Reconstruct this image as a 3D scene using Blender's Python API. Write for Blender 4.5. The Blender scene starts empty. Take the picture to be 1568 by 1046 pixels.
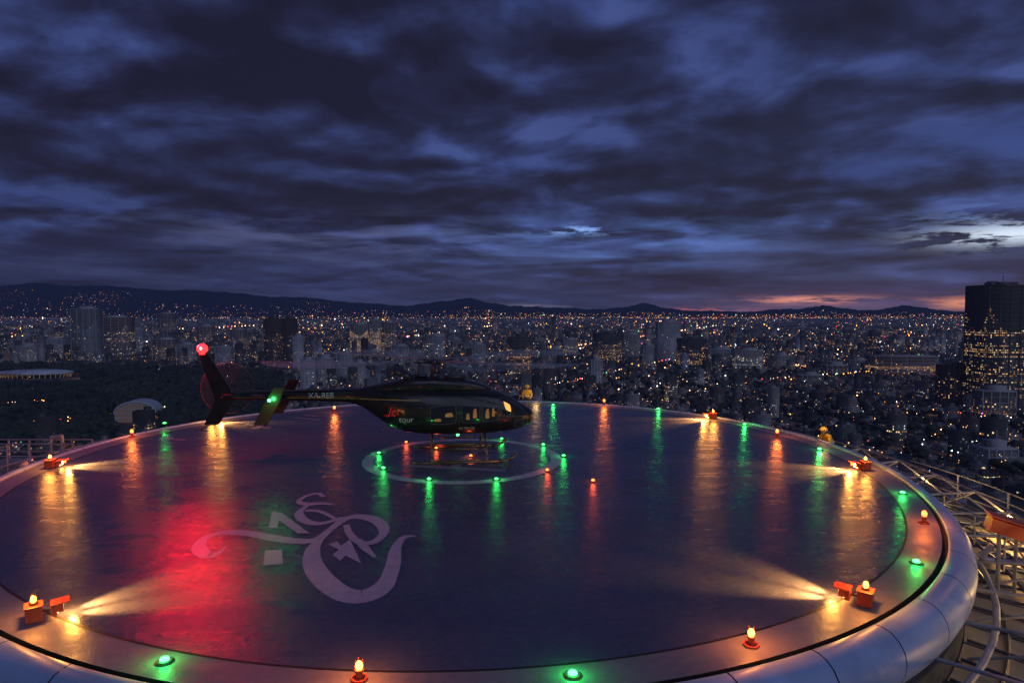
import bpy, bmesh, math, random
import numpy as np
from mathutils import Vector, Matrix
random.seed(7); rng=np.random.default_rng(11)
sc=bpy.context.scene
H=4.8; F=1000.0; TH=math.atan(47/1000.0)
CX,CY=-1.6,21.1
def G(u,v,z=0.0):
    """plan position of an image pixel projected onto the horizontal plane at height z"""
    yv=v-523; dn=F*math.sin(TH)+yv*math.cos(TH); fw=F*math.cos(TH)-yv*math.sin(TH)
    k=(H-z)/dn
    return ((u-784)*k, fw*k)
def link(o,parent=None):
    sc.collection.objects.link(o)
    if parent is not None: o.parent=parent
    return o
def empty(name,loc=(0,0,0),rz=0):
    o=bpy.data.objects.new(name,None); o.location=loc; o.rotation_euler=(0,0,rz); o.empty_display_size=.3
    return link(o)
def mesh_obj(name,verts,faces,mat=None,parent=None,smooth=False):
    me=bpy.data.meshes.new(name); me.from_pydata([tuple(v) for v in verts],[],faces); me.update()
    if mat: me.materials.append(mat)
    if smooth: me.polygons.foreach_set("use_smooth",[True]*len(me.polygons))
    return link(bpy.data.objects.new(name,me),parent)
# ---------------- node helpers
class NT:
    def __init__(s,nt): s.nt=nt; s.n=nt.nodes; s.l=nt.links
    def set(s,sock,v):
        if isinstance(v,bpy.types.NodeSocket): s.l.new(v,sock)
        elif v is not None:
            if isinstance(v,(tuple,list)) and len(v)==3 and sock.type=='RGBA': v=(*v,1)
            sock.default_value=v
    def M(s,op,a,b=None,c=None,clamp=False):
        n=s.n.new('ShaderNodeMath'); n.operation=op; n.use_clamp=clamp
        s.set(n.inputs[0],a)
        if b is not None: s.set(n.inputs[1],b)
        if c is not None: s.set(n.inputs[2],c)
        return n.outputs[0]
    def mix(s,f,a,b,mode='MIX'):
        n=s.n.new('ShaderNodeMix'); n.data_type='RGBA'; n.blend_type=mode
        s.set(n.inputs[0],f); s.set(n.inputs[6],a); s.set(n.inputs[7],b); return n.outputs[2]
    def noise(s,vec,scale,detail=4,rough=.5,dist=0):
        n=s.n.new('ShaderNodeTexNoise'); n.inputs['Scale'].default_value=scale; n.inputs['Detail'].default_value=detail
        n.inputs['Roughness'].default_value=rough; n.inputs['Distortion'].default_value=dist
        if vec is not None: s.l.new(vec,n.inputs['Vector'])
        return n
    def ramp(s,f,pts,interp='LINEAR'):
        n=s.n.new('ShaderNodeValToRGB'); s.set(n.inputs[0],f); cr=n.color_ramp; cr.interpolation=interp
        while len(cr.elements)<len(pts): cr.elements.new(1)
        for e,(p,c) in zip(cr.elements,pts): e.position=p; e.color=(*c,1) if len(c)==3 else c
        return n.outputs[0]
    def mr(s,v,a,b,c=0,d=1,interp='LINEAR'):
        n=s.n.new('ShaderNodeMapRange'); n.interpolation_type=interp; n.clamp=True
        s.set(n.inputs[0],v)
        for i,x in zip((1,2,3,4),(a,b,c,d)): s.set(n.inputs[i],x)
        return n.outputs[0]
    def comb(s,x,y,z):
        n=s.n.new('ShaderNodeCombineXYZ'); s.set(n.inputs[0],x); s.set(n.inputs[1],y); s.set(n.inputs[2],z); return n.outputs[0]
    def sep(s,v):
        n=s.n.new('ShaderNodeSeparateXYZ'); s.l.new(v,n.inputs[0]); return n.outputs
    def bump(s,h,strength,dist):
        n=s.n.new('ShaderNodeBump'); n.inputs['Strength'].default_value=strength; n.inputs['Distance'].default_value=dist
        s.l.new(h,n.inputs['Height']); return n.outputs[0]
    def mul(s,c,f):
        return s.mix(1.0,c,f,'MULTIPLY')
def newmat(name):
    m=bpy.data.materials.new(name); m.use_nodes=True; t=NT(m.node_tree); return m,t,t.n['Principled BSDF']
def mat(name,col,rough=.5,metal=0,emis=None,es=0,noise=.25,ns=3.0,spec=None,coat=0,alpha=1):
    m,t,b=newmat(name)
    tc=t.n.new('ShaderNodeTexCoord'); nz=t.noise(tc.outputs['Object'],ns,4,.6)
    f=t.mr(nz.outputs[0],.3,.7,1-noise,1+noise)
    n=t.n.new('ShaderNodeVectorMath'); n.operation='SCALE'; n.inputs[0].default_value=col; t.l.new(f,n.inputs['Scale'])
    t.l.new(n.outputs[0],b.inputs['Base Color'])
    t.set(b.inputs['Roughness'],t.mr(nz.outputs[0],.3,.7,max(0.02,rough*.85),min(1,rough*1.15)))
    b.inputs['Metallic'].default_value=metal
    if emis: b.inputs['Emission Color'].default_value=(*emis,1); b.inputs['Emission Strength'].default_value=es
    if coat: b.inputs['Coat Weight'].default_value=coat; b.inputs['Coat Roughness'].default_value=.05
    if alpha<1: b.inputs['Alpha'].default_value=alpha
    return m
def noemit(m):
    try: m.cycles.emission_sampling='NONE'
    except Exception: pass
    return m
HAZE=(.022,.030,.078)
def haze_out(t,shader,length=12500.,col=HAZE,maxf=.93):  # aerial haze mixed into the surface as emission that grows with distance
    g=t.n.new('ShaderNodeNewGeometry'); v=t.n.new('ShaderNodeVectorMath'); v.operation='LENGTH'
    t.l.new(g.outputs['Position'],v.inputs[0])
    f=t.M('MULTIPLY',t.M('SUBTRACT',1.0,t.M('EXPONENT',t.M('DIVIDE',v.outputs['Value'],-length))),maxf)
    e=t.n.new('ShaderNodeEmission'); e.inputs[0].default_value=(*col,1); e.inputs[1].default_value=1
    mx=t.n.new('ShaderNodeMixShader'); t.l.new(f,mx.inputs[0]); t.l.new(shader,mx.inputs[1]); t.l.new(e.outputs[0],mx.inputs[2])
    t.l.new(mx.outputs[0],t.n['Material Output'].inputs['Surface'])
# ---------------- WORLD
w=bpy.data.worlds.new("World"); sc.world=w; w.use_nodes=True
t=NT(w.node_tree); bg=t.n['Background']
tc=t.n.new('ShaderNodeTexCoord'); x,y,z=t.sep(tc.outputs['Generated'])
zp=t.M('ADD',t.M('MAXIMUM',z,0.0),.17)
vec=t.comb(t.M('DIVIDE',x,zp),t.M('DIVIDE',y,zp),0.0)
def vm(op,a,b=None,scale=None):
    n=t.n.new('ShaderNodeVectorMath'); n.operation=op; t.set(n.inputs[0],a)
    if b is not None: t.set(n.inputs[1],b)
    if scale is not None: n.inputs['Scale'].default_value=scale
    return n.outputs[0]
wn=t.noise(vec,1.0,2,.5)
wv=vm('ADD',vec,vm('SCALE',vm('SUBTRACT',wn.outputs['Color'],(.5,.5,.5)),scale=.45))
wv=vm('ADD',wv,(5.3,2.2,0))
big=t.noise(wv,.78,2,.5).outputs[0]
big2=t.noise(vm('ADD',wv,(.10,-.36,0)),.78,2,.5).outputs[0]
det=t.noise(wv,2.5,7,.50).outputs[0]
det2=t.noise(vm('ADD',wv,(.04,-.13,0)),2.5,5,.50).outputs[0]
dens=t.M('ADD',t.M('MULTIPLY',big,.64),t.M('MULTIPLY',det,.36))
cover=t.mr(dens,.31,.455,0,1,'SMOOTHSTEP')
rel=t.M('ADD',t.M('MULTIPLY',t.M('SUBTRACT',det2,det),.85),t.M('MULTIPLY',t.M('SUBTRACT',big2,big),.60))
relief=t.mr(rel,-.15,.15)
shade=t.M('ADD',t.M('MULTIPLY',relief,.68),t.M('MULTIPLY',t.mr(dens,.60,.40),.32))
clear=t.mix(t.mr(z,.02,.40),(.055,.085,.26),(.024,.050,.215))
thick=t.ramp(shade,[(.14,(.0115,.0115,.031)),(.40,(.0165,.0185,.055)),(.58,(.024,.031,.095)),(.76,(.035,.051,.162)),(.95,(.056,.084,.26))])
col=t.mix(cover,clear,thick)
az=t.M('ARCTAN2',x,y); el=t.M('ARCSINE',z)
def gauss(a0,e0,sa,se):
    a=t.M('DIVIDE',t.M('SUBTRACT',az,math.radians(a0)),math.radians(sa)); e=t.M('DIVIDE',t.M('SUBTRACT',el,math.radians(e0)),math.radians(se))
    q=t.M('ADD',t.M('MULTIPLY',a,a),t.M('MULTIPLY',e,e)); return t.M('EXPONENT',t.M('MULTIPLY',q,-1.0))
def addc(base,fac,colr): return t.mix(fac,base,colr,'ADD')
# rain-laden banks
col=t.mix(t.M('MULTIPLY',gauss(-29,11.0,16,3.2),.66),col,(.013,.0125,.032))
col=t.mix(t.M('MULTIPLY',gauss(22,13.5,14,3.6),.50),col,(.0165,.019,.052))
col=t.mix(t.M('MULTIPLY',gauss(-6,9.8,12,1.7),.50),col,(.015,.0155,.040))
# low stratus streaks
ls=t.noise(t.comb(t.M('MULTIPLY',az,4.2),t.M('MULTIPLY',el,34.0),0.0),1.0,6,.55,.35).outputs[0]
low=t.mr(el,math.radians(8.0),math.radians(3.5),0,1,'SMOOTHSTEP')
col=t.mix(t.M('MULTIPLY',low,.62),col,t.ramp(ls,[(.36,(.018,.019,.050)),(.5,(.034,.043,.115)),(.66,(.072,.095,.24))]))
col=addc(col,t.M('MULTIPLY',gauss(8,6.0,12,2.0),t.mr(ls,.43,.62)),(.05,.11,.31))
col=addc(col,t.M('MULTIPLY',gauss(-16,6.4,16,1.5),t.mr(ls,.46,.62)),(.05,.06,.13))
hz=t.M('EXPONENT',t.M('MULTIPLY',t.M('ABSOLUTE',el),-1/math.radians(1.6)))
col=t.mix(t.M('MULTIPLY',hz,.8),col,(.036,.043,.105))
left=t.mr(az,math.radians(-2),math.radians(-30))
hz2=t.M('EXPONENT',t.M('MULTIPLY',t.M('ABSOLUTE',el),-1/math.radians(3.6)))
col=t.mix(t.M('MULTIPLY',t.M('MULTIPLY',left,hz2),.85),col,(.015,.018,.052))
ng=t.noise(t.comb(t.M('MULTIPLY',az,13.0),t.M('MULTIPLY',el,75.0),3.0),1.0,6,.68,.3).outputs[0]
col=t.mix(t.M('MULTIPLY',gauss(35.2,6.2,4.5,1.3),t.mr(ng,.48,.58,0,.5)),col,(.16,.26,.62))
col=t.mix(t.M('MULTIPLY',gauss(37.4,5.3,4.2,.70),t.mr(ng,.44,.50)),col,(.68,.80,.96))
col=t.mix(t.M('MULTIPLY',gauss(5.8,6.9,3.6,.40),t.mr(ng,.50,.60)),col,(.24,.42,.90))
nh=t.noise(t.comb(t.M('MULTIPLY',az,14.0),t.M('MULTIPLY',el,120.0),0.0),1.0,4,.6).outputs[0]
gp=t.mr(nh,.44,.56)
col=t.mix(t.M('MULTIPLY',gauss(24.5,.85,3.6,.30),gp),col,(.80,.30,.20))
col=t.mix(t.M('MULTIPLY',gauss(17,-.02,3.5,.22),gp),col,(.50,.14,.13))
col=t.mix(t.M('MULTIPLY',gauss(36,.55,3.2,.40),gp),col,(.82,.30,.16))
col=addc(col,gauss(27,.2,12,1.3),(.060,.026,.034))
col=t.mix(t.M('MULTIPLY',gauss(-.3,.35,3.6,.2),gp),col,(.24,.21,.30))
st=t.n.new('ShaderNodeTexSky'); st.sky_type='NISHITA'; st.sun_disc=False; st.sun_elevation=math.radians(-3); st.sun_rotation=math.radians(60)
col=addc(col,.04,st.outputs[0])
t.l.new(col,bg.inputs[0]); bg.inputs[1].default_value=1.0
# ---------------- CAMERA
cam=bpy.data.cameras.new("camera"); co=bpy.data.objects.new("camera",cam); link(co); sc.camera=co
cam.sensor_width=36; cam.lens=36*F/1568; cam.clip_end=120000; cam.clip_start=.1
co.location=(0,0,H); co.rotation_euler=(math.pi/2-TH,0,0)
sc.view_settings.view_transform='Standard'; sc.view_settings.look='None'; sc.view_settings.exposure=0
sl=bpy.data.lights.new("dusk_light",'SUN'); sl.energy=.48; sl.angle=math.radians(60); sl.color=(.60,.70,1.0)
so=bpy.data.objects.new("dusk_light",sl); link(so); so.rotation_euler=(math.radians(54),0,math.radians(35))
# ---------------- MATERIALS
def deck_mat(name,c1,c2,r0,r1):
    m,t,b=newmat(name); tc=t.n.new('ShaderNodeTexCoord'); P=tc.outputs['Object']
    a=t.noise(P,.35,4,.6,.4).outputs[0]; bb=t.noise(P,7,5,.65).outputs[0]
    mp=t.n.new('ShaderNodeMapping'); mp.inputs['Scale'].default_value=(.8,2.2,1); mp.inputs['Rotation'].default_value=(0,0,.35); t.l.new(P,mp.inputs[0])
    s=t.noise(mp.outputs[0],.9,5,.62,.8).outputs[0]
    t.l.new(t.mix(t.mr(t.M('ADD',t.M('MULTIPLY',a,.6),t.M('MULTIPLY',bb,.4)),.38,.62),c1,c2),b.inputs['Base Color'])
    t.l.new(t.mr(t.M('ADD',t.M('MULTIPLY',s,.72),t.M('MULTIPLY',bb,.28)),.38,.62,r0,r1),b.inputs['Roughness'])
    h=t.M('ADD',t.M('MULTIPLY',t.noise(P,34,3,.65).outputs[0],.55),t.M('MULTIPLY',t.noise(P,5.0,3,.5).outputs[0],.75))
    t.l.new(t.bump(h,.42,.024),b.inputs['Normal']); b.inputs['Specular IOR Level'].default_value=.65
    return m
M_deck=deck_mat('deck_coating',(.046,.053,.112),(.080,.082,.152),.19,.38)
M_band=deck_mat('deck_edge_concrete',(.15,.14,.18),(.24,.21,.26),.34,.55)
M_paint=mat('deck_paint',(.43,.38,.50),.38,noise=.16,ns=6)
M_ringp=mat('touchdown_paint',(.42,.42,.50),.40,noise=.2,ns=4)
M_white=mat('rim_white',(.36,.46,.68),.40,noise=.16,ns=1.5)
M_gut=mat('gutter',(.012,.012,.014),.6)
M_steel=mat('galvanised_steel',(.36,.38,.42),.4,.6)
M_truss=mat('grey_painted_steel',(.32,.33,.36),.5)
M_net=mat('net_wire',(.20,.15,.13),.5,.5)
M_beige=mat('beige_panel',(.55,.43,.24),.5,noise=.3,ns=1.2)
M_mull=mat('dark_mullion',(.06,.075,.11),.4,.3)
M_red=mat('orange_red_housing',(.55,.08,.03),.42)
M_dark=mat('dark_housing',(.05,.03,.025),.5)
M_amb=mat('amber_lamp',(.8,.4,.1),.3,emis=(1,.38,.06),es=8)
M_ambr=mat('amber_red_lamp',(.8,.3,.1),.3,emis=(1,.15,.03),es=6)
M_flood=mat('flood_lens',(.8,.5,.2),.3,emis=(1,.50,.12),es=30)
M_grn=mat('green_lamp',(.1,.8,.2),.3,emis=(.06,1,.16),es=7)
M_redl=mat('red_lamp',(.8,.05,.05),.3,emis=(1,.012,.014),es=7,noise=.02)
M_redc=mat('red_lamp_core',(.8,.3,.3),.3,emis=(1,.12,.12),es=14)
# ---------------- bmesh helpers
def bm_obj(name,bm,mats,parent=None,smooth=False,bevel=0):
    me=bpy.data.meshes.new(name); bm.to_mesh(me); bm.free()
    for m in (mats if isinstance(mats,list) else [mats]): me.materials.append(m)
    if smooth: me.polygons.foreach_set("use_smooth",[True]*len(me.polygons))
    o=link(bpy.data.objects.new(name,me),parent)
    if bevel:
        md=o.modifiers.new('bevel','BEVEL'); md.width=bevel; md.segments=2
    return o
def box(bm,c,s,rot=None,mi=0):
    r=bmesh.ops.create_cube(bm,size=1); M=Matrix.Translation(Vector(c))
    if rot is not None: M=M@rot
    M=M@Matrix.Diagonal((*s,1)); bmesh.ops.transform(bm,matrix=M,verts=r['verts'])
    for f in {f for v in r['verts'] for f in v.link_faces}: f.material_index=mi
def tube(bm,a,b,r,seg=8,r2=None,mi=0):
    a=Vector(a); b=Vector(b); d=b-a
    if d.length<1e-6: return
    q=d.to_track_quat('Z','Y').to_matrix().to_4x4()
    rr=bmesh.ops.create_cone(bm,cap_ends=True,segments=seg,radius1=r,radius2=r if r2 is None else r2,depth=d.length)
    bmesh.ops.transform(bm,matrix=Matrix.Translation((a+b)/2)@q,verts=rr['verts'])
    for f in {f for v in rr['verts'] for f in v.link_faces}: f.material_index=mi
def path(bm,pts,r,seg=8,mi=0):
    for a,b in zip(pts[:-1],pts[1:]): tube(bm,a,b,r,seg,mi=mi)
    for p in pts[1:-1]:
        rr=bmesh.ops.create_icosphere(bm,subdivisions=1,radius=r); bmesh.ops.translate(bm,vec=Vector(p),verts=rr['verts'])
        for f in {f for v in rr['verts'] for f in v.link_faces}: f.material_index=mi
def dome(bm,c,r,sz=1,mi=0,sub=2):
    rr=bmesh.ops.create_icosphere(bm,subdivisions=sub,radius=r); bmesh.ops.transform(bm,matrix=Matrix.Translation(Vector(c))@Matrix.Diagonal((1,1,sz,1)),verts=rr['verts'])
    for f in {f for v in rr['verts'] for f in v.link_faces}: f.material_index=mi
# pad circle bent to fit image pixels (radius factor around the rim)
sa=np.array([-180,-150,-122,-105,-90,-65,-50,-37,-16,5,37,90,140,165,180],float)
sf=np.array([.988,.970,.966,.984,.995,.997,.992,.980,.958,.972,1.002,1.002,1.014,1.012,.988])
gA=np.arange(-180,180,1.0); g0=np.interp(gA,sa,sf); kk=np.exp(-.5*(np.arange(-24,25)/9.0)**2); kk/=kk.sum()
gS=np.convolve(np.concatenate([g0[-24:],g0,g0[:24]]),kk,'valid')
def sfac(a):
    d=(math.degrees(a)+180)%360; i=int(d)%360; f=d-int(d); return gS[i]*(1-f)+gS[(i+1)%360]*f
def P(r,a,z):
    s=1+(sfac(a)-1)*min(1,max(0,(r-4)/8)); return (CX+r*s*math.cos(a),CY+r*s*math.sin(a),z)
# ---------------- HELIPAD
pad=empty('helipad')
def ring(name,r0,r1,z,m,n=240,parent=pad,z1=None):
    z1=z if z1 is None else z1
    V=[];Fc=[]
    for i in range(n):
        a=2*math.pi*i/n; V+=[P(r0,a,z),P(r1,a,z1)]
    for i in range(n):
        j=(i+1)%n; Fc.append((2*i,2*i+1,2*j+1,2*j))
    return mesh_obj(name,V,Fc,m,parent)
n=240
mesh_obj('deck',[P(12.7,2*math.pi*i/n,0) for i in range(n)],[tuple(range(n))],M_deck,pad)
ring('deck_edge_band',12.7,13.36,0,M_band)
ring('deck_seam',12.68,12.725,.004,M_gut)
ring('gutter_wall_inner',13.36,13.361,0,M_gut,z1=-.08)
ring('gutter_floor',13.36,13.47,-.08,M_gut)
ring('touchdown_ring',2.86,3.22,.004,M_ringp)
prof=[(13.47,-.08),(13.47,.012),(13.50,.032),(13.60,.035),(13.74,.0),(13.86,-.09),(13.95,-.23),(13.98,-.38),(13.96,-.56),(13.88,-.74),(13.78,-.86)]
V=[];Fc=[];NP=56;SUB=5
for p in range(NP):
    a0=2*math.pi*(p+.008)/NP; a1=2*math.pi*(p+1-.008)/NP
    base=len(V)
    for s in range(SUB+1):
        a=a0+(a1-a0)*s/SUB
        for (r,z_) in prof: V.append(P(r,a,z_))
    k=len(prof)
    for s in range(SUB):
        for q in range(k-1):
            i=base+s*k+q; Fc.append((i,i+1,i+k+1,i+k))
rim=mesh_obj('rim_panels',V,Fc,M_white,pad,True)
ring('rim_backing',13.49,13.92,-.13,M_gut,z1=-.52)
ring('fascia',13.78,13.76,-.86,M_mull,z1=-3.0)
# lower service gallery
gal=empty('service_gallery')
bm=bmesh.new(); bm2=bmesh.new(); bm3=bmesh.new()
NS=96
for i in range(NS):
    a0=2*math.pi*i/NS; a1=2*math.pi*(i+1)/NS; am=(a0+a1)/2
    if -2.35<((am+math.pi)%(2*math.pi)-math.pi)<-1.15: continue
    for r0,r1,z0,z1 in ((13.80,15.2,-1.50,-1.60),(15.2,16.8,-1.75,-1.9),(16.8,18.6,-1.9,-2.3)):
        vs=[bm.verts.new(P(r,a,zz)) for r,a,zz in ((r0,a0+.003,z0),(r1,a0+.003,z1),(r1,a1-.003,z1),(r0,a1-.003,z0))]; bm.faces.new(vs)
    path(bm2,[P(13.85,a0,-1.44),P(15.2,a0,-1.54)],.035); path(bm2,[P(15.2,a0,-1.69),P(16.8,a0,-1.84),P(18.6,a0,-2.24)],.05)
    for r,z_ in ((15.2,-1.50),(16.8,-1.8),(18.6,-2.2),(16.0,-1.74),(14.5,-1.5)): tube(bm2,P(r,a0,z_),P(r,a1,z_),.045,6)
    tube(bm3,P(14.3,a0,-1.0),P(14.3,a1,-1.0),.06,8)
    if i%2==0:
        path(bm3,[P(13.9,a0,-.75),P(16.0,a0,-.55)],.035); path(bm3,[P(13.95,a0,-1.4),P(15.9,a0,-.58)],.03)
        path(bm3,[P(15.1,a0,-1.5),P(15.1,a0,-.66)],.025)
        path(bm3,[P(16.0,a0,-.55),P(18.2,a0,-2.1)],.03)
    aa=(a0+math.pi)%(2*math.pi)-math.pi
    if -1.1<aa<.25:
        if i%2==0: path(bm3,[P(18.4,a0,-2.2),P(18.4,a0,-1.15)],.03)
        for hz_r in (-1.15,-1.5,-1.85): tube(bm3,P(18.4,a0,hz_r),P(18.4,a1,hz_r),.022,6)
    tube(bm3,P(15.1,a0,-.66),P(15.1,a1,-.66),.022,6)
    tube(bm3,P(16.0,a0,-.55),P(16.0,a1,-.55),.032,6)
bm_obj('gallery_panels',bm,M_beige,gal); bm_obj('gallery_frame',bm2,M_mull,gal); bm_obj('outrigger_trusses',bm3,M_truss,gal)
bm=bmesh.new()
def strip(bm,a,b,w=.012):
    a=Vector(a);b=Vector(b); d=(b-a).normalized(); s=d.cross(Vector((0,0,1)))*w
    if s.length<1e-5: return
    bm.faces.new([bm.verts.new(a-s),bm.verts.new(b-s),bm.verts.new(b+s),bm.verts.new(a+s)])
for i in range(720):
    a=2*math.pi*i/720
    if -2.3<((a+math.pi)%(2*math.pi)-math.pi)<-.55: continue
    strip(bm,P(14.2,a,-.72),P(15.98,a,-.54),.009)
for r in np.arange(14.3,15.95,.14):
    z_=-.72+(r-14.2)/(15.98-14.2)*.18
    for i in range(192):
        a=2*math.pi*i/192; b=2*math.pi*(i+1)/192
        if -2.3<((a+math.pi)%(2*math.pi)-math.pi)<-.55: continue
        strip(bm,P(r,a,z_),P(r,b,z_),.009)
bm_obj('safety_net',bm,M_net)
# ---- painted emblem
emb=empty('deck_emblem')
def ribbon(pts,name):
    pts=np.array(pts,float); nn=len(pts); tt=np.linspace(0,nn-1,(nn-1)*10+1)
    def cr(c):
        out=[]
        for q in tt:
            i=min(int(q),nn-2); f=q-i; p0=c[max(i-1,0)];p1=c[i];p2=c[i+1];p3=c[min(i+2,nn-1)]
            out.append(.5*((2*p1)+(-p0+p2)*f+(2*p0-5*p1+4*p2-p3)*f*f+(-p0+3*p1-3*p2+p3)*f**3))
        return np.array(out)
    X=cr(pts[:,0]);Y=cr(pts[:,1]);W=np.maximum(cr(pts[:,2]),.5)/2
    Q=np.array([G(a,b) for a,b in zip(X,Y)]); 
    S=np.array([H/(b-476) for b in Y])
    d=np.gradient(Q,axis=0); d/=np.linalg.norm(d,axis=1)[:,None]; nrm=np.stack([-d[:,1],d[:,0]],1)
    wv=(W*S)[:,None]*(1+.75*np.abs(nrm[:,1:2]))
    L=Q+nrm*wv; R=Q-nrm*wv
    V=[(a,b,0) for a,b in L]+[(a,b,0) for a,b in R]; m=len(L)
    return V,[(i,m+i,m+i+1,i+1) for i in range(m-1)]
zz=.004
for nm,pts in (('swash',[(345,836,3),(335,846,9),(318,850,15),(305,840,16),(312,825,13),(338,816,11),(375,816,12),(415,823,13),(450,828,13),(480,827,12),(503,812,9),(520,797,8)]),
    ('bowl',[(637,821,2),(618,823,9),(606,840,16),(601,868,22),(588,896,28),(560,912,28),(528,910,26),(500,892,26),(481,868,24),(478,845,20),(490,825,14),(510,808,9),(530,795,8)]),
    ('loop',[(505,812,7),(525,796,10),(550,791,12),(578,798,15),(588,814,14),(574,829,11),(552,831,9),(536,818,9),(530,804,7)]),
    ('leg',[(548,826,9),(558,838,10),(574,853,4)]),
    ('crown',[(513,773,2),(494,771,7),(470,772,9),(458,768,7),(468,760,6),(486,756,6),(496,761,5)]),
    ('neck',[(470,774,7),(458,786,11),(466,797,11),(486,802,9),(508,798,7),(524,792,4)]),
    ('tendril',[(468,782,7),(488,783,6),(505,790,5),(515,797,4)])):
    V,Fc=ribbon(pts,nm); V=[(a,b,zz) for a,b,_ in V]; zz+=.0006
    mesh_obj(nm,V,Fc,M_paint,emb)
for nm,pl in (('seven',[(417,783),(411,809),(424,809),(427,797),(456,817),(474,817),(432,786)]),('square_dot',[(406,843),(432,842),(433,864),(403,866)]),
    ('diamond_star',[(503,834),(516,829),(522,836),(536,826),(553,863),(529,851),(521,859),(509,850),(519,842)])):
    mesh_obj(nm,[(*G(a,b),.010) for a,b in pl],[tuple(range(len(pl)))],M_paint,emb)
M_faint=mat('worn_paint',(.22,.21,.29),.4)
def flat_strips(name,segs,w,m):
    V=[];Fc=[]
    for k,(a,b,c_,d_) in enumerate(segs):
        p=Vector((a,b,.005+.0008*k));q=Vector((c_,d_,.005+.0008*k)); dd=(q-p).normalized(); s=Vector((-dd.y,dd.x,0))*w/2; i=len(V)
        V+=[p-s,q-s,q+s,p+s]; Fc.append((i,i+1,i+2,i+3))
    return mesh_obj(name,V,Fc,m)
flat_strips('touchdown_h_marking',[(CX-1.6,CY-1.0,CX+1.4,CY-1.7),(CX-1.2,CY+1.6,CX+1.8,CY+.9),(CX-.2,CY-1.3,CX+.4,CY+1.2)],.32,M_faint)
def gs(L): return [(*G(a,b),*G(c_,d_)) for a,b,c_,d_ in L]
flat_strips('deck_lettering',gs([(385,655,415,655),(250,672,285,674),(375,650,402,652),(450,640,490,643),(465,636,490,638),(255,668,262,674),(400,652,392,657)]),.28,M_faint)
# ---------------- LAMPS
def plight(name,loc,col,e,r=.05,parent=None):
    l=bpy.data.lights.new(name,'POINT'); l.energy=e; l.color=col; l.shadow_soft_size=r
    o=bpy.data.objects.new(name,l); o.location=loc; return link(o,parent)
def bulb_unit(name,u,v,m,col,e,lamp_r=.05,stand=.12):
    gx,gy=G(u,v); em=empty(name,(gx,gy,.0))
    bm=bmesh.new(); tube(bm,(0,0,.006),(0,0,.03),.11,16); tube(bm,(0,0,.03),(0,0,stand),.05,12,.042); tube(bm,(0,0,stand),(0,0,stand+.02),.065,12)
    for k in range(4):
        a=k*math.pi/2+.4; tube(bm,(.06*math.cos(a),.06*math.sin(a),stand+.02),(.045*math.cos(a),.045*math.sin(a),stand+.15),.004,5)
    bm_obj('base',bm,M_red if m!=M_grn else M_dark,em)
    bm=bmesh.new(); dome(bm,(0,0,stand+.02+lamp_r*.9),lamp_r,1.35); bm_obj('lens',bm,m,em,True)
    plight('glow',(0,0,stand+.22+lamp_r*2),col,e,.05,em)
def green_unit(u,v,e=9,r=.065):
    gx,gy=G(u,v); em=empty('green_deck_light',(gx,gy,0))
    bm=bmesh.new(); tube(bm,(0,0,.006),(0,0,.03),.13,20,.10); bm_obj('bezel',bm,M_dark,em)
    bm=bmesh.new(); dome(bm,(0,0,.035),r,.6); bm_obj('lens',bm,M_grn,em,True)
    plight('glow',(0,0,.15),(.03,1,.12),e,.05,em)
def red_flush(u,v,e=3.0):
    gx,gy=G(u,v); em=empty('red_deck_light',(gx,gy,0))
    bm=bmesh.new(); tube(bm,(0,0,.006),(0,0,.04),.09,16,.07); bm_obj('bezel',bm,M_dark,em)
    bm=bmesh.new(); dome(bm,(0,0,.05),.05,.8); bm_obj('lens',bm,M_ambr,em,True)
    plight('glow',(0,0,.16),(1,.1,.02),e,.05,em)
def flood_unit(u,v,e,aim):
    gx,gy=G(u,v)
    a=math.atan2(aim[1]-gy,aim[0]-gx); em=empty('perimeter_floodlight',(gx,gy,0),a)
    bm=bmesh.new(); box(bm,(0,0,.12),(.22,.26,.22)); box(bm,(0,0,.245),(.25,.29,.025)); bm_obj('junction_box',bm,M_red,em,bevel=.01)
    bm=bmesh.new(); tube(bm,(0,0,.255),(0,0,.29),.06,12); tube(bm,(.11,.0,.12),(.24,.0,.12),.02,8)
    for k in range(4):
        q=k*math.pi/2+.4; tube(bm,(.055*math.cos(q),.055*math.sin(q),.29),(.03*math.cos(q),.03*math.sin(q),.42),.004,5)
    bm_obj('fittings',bm,M_dark,em)
    bm=bmesh.new(); dome(bm,(0,0,.335),.045,1.35); bm_obj('obstruction_lamp',bm,M_amb,em,True)
    bm=bmesh.new(); box(bm,(.26,0,.13),(.08,.24,.16)); box(bm,(.34,0,.225),(.26,.28,.018),Matrix.Rotation(-.08,4,'Y')); 
    for s in(-1,1): box(bm,(.32,.13*s,.16),(.12,.012,.12))
    bm_obj('flood_head',bm,M_red,em,bevel=.004)
    bm=bmesh.new(); box(bm,(.305,0,.125),(.012,.18,.10)); bm_obj('flood_lens',bm,M_flood,em)
    for k,(dy,pw) in enumerate(((-.26,1.0),(.26,1.1))):
        l=bpy.data.lights.new('flood_beam','SPOT'); l.energy=e*pw; l.color=(1,.42,.07); l.spot_size=math.radians(44); l.spot_blend=1.0; l.shadow_soft_size=.05
        o=bpy.data.objects.new('flood_beam',l); o.location=(.36,.10*(k-.5),.20); o.rotation_euler=Vector((1,dy,-.27)).to_track_quat('-Z','Y').to_euler(); link(o,em)
    plight('flood_spill',(.50,0,.15),(1,.40,.06),34,.04,em)
    plight('glow',(-.02,0,.52),(1,.33,.05),34,.06,em)
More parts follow.
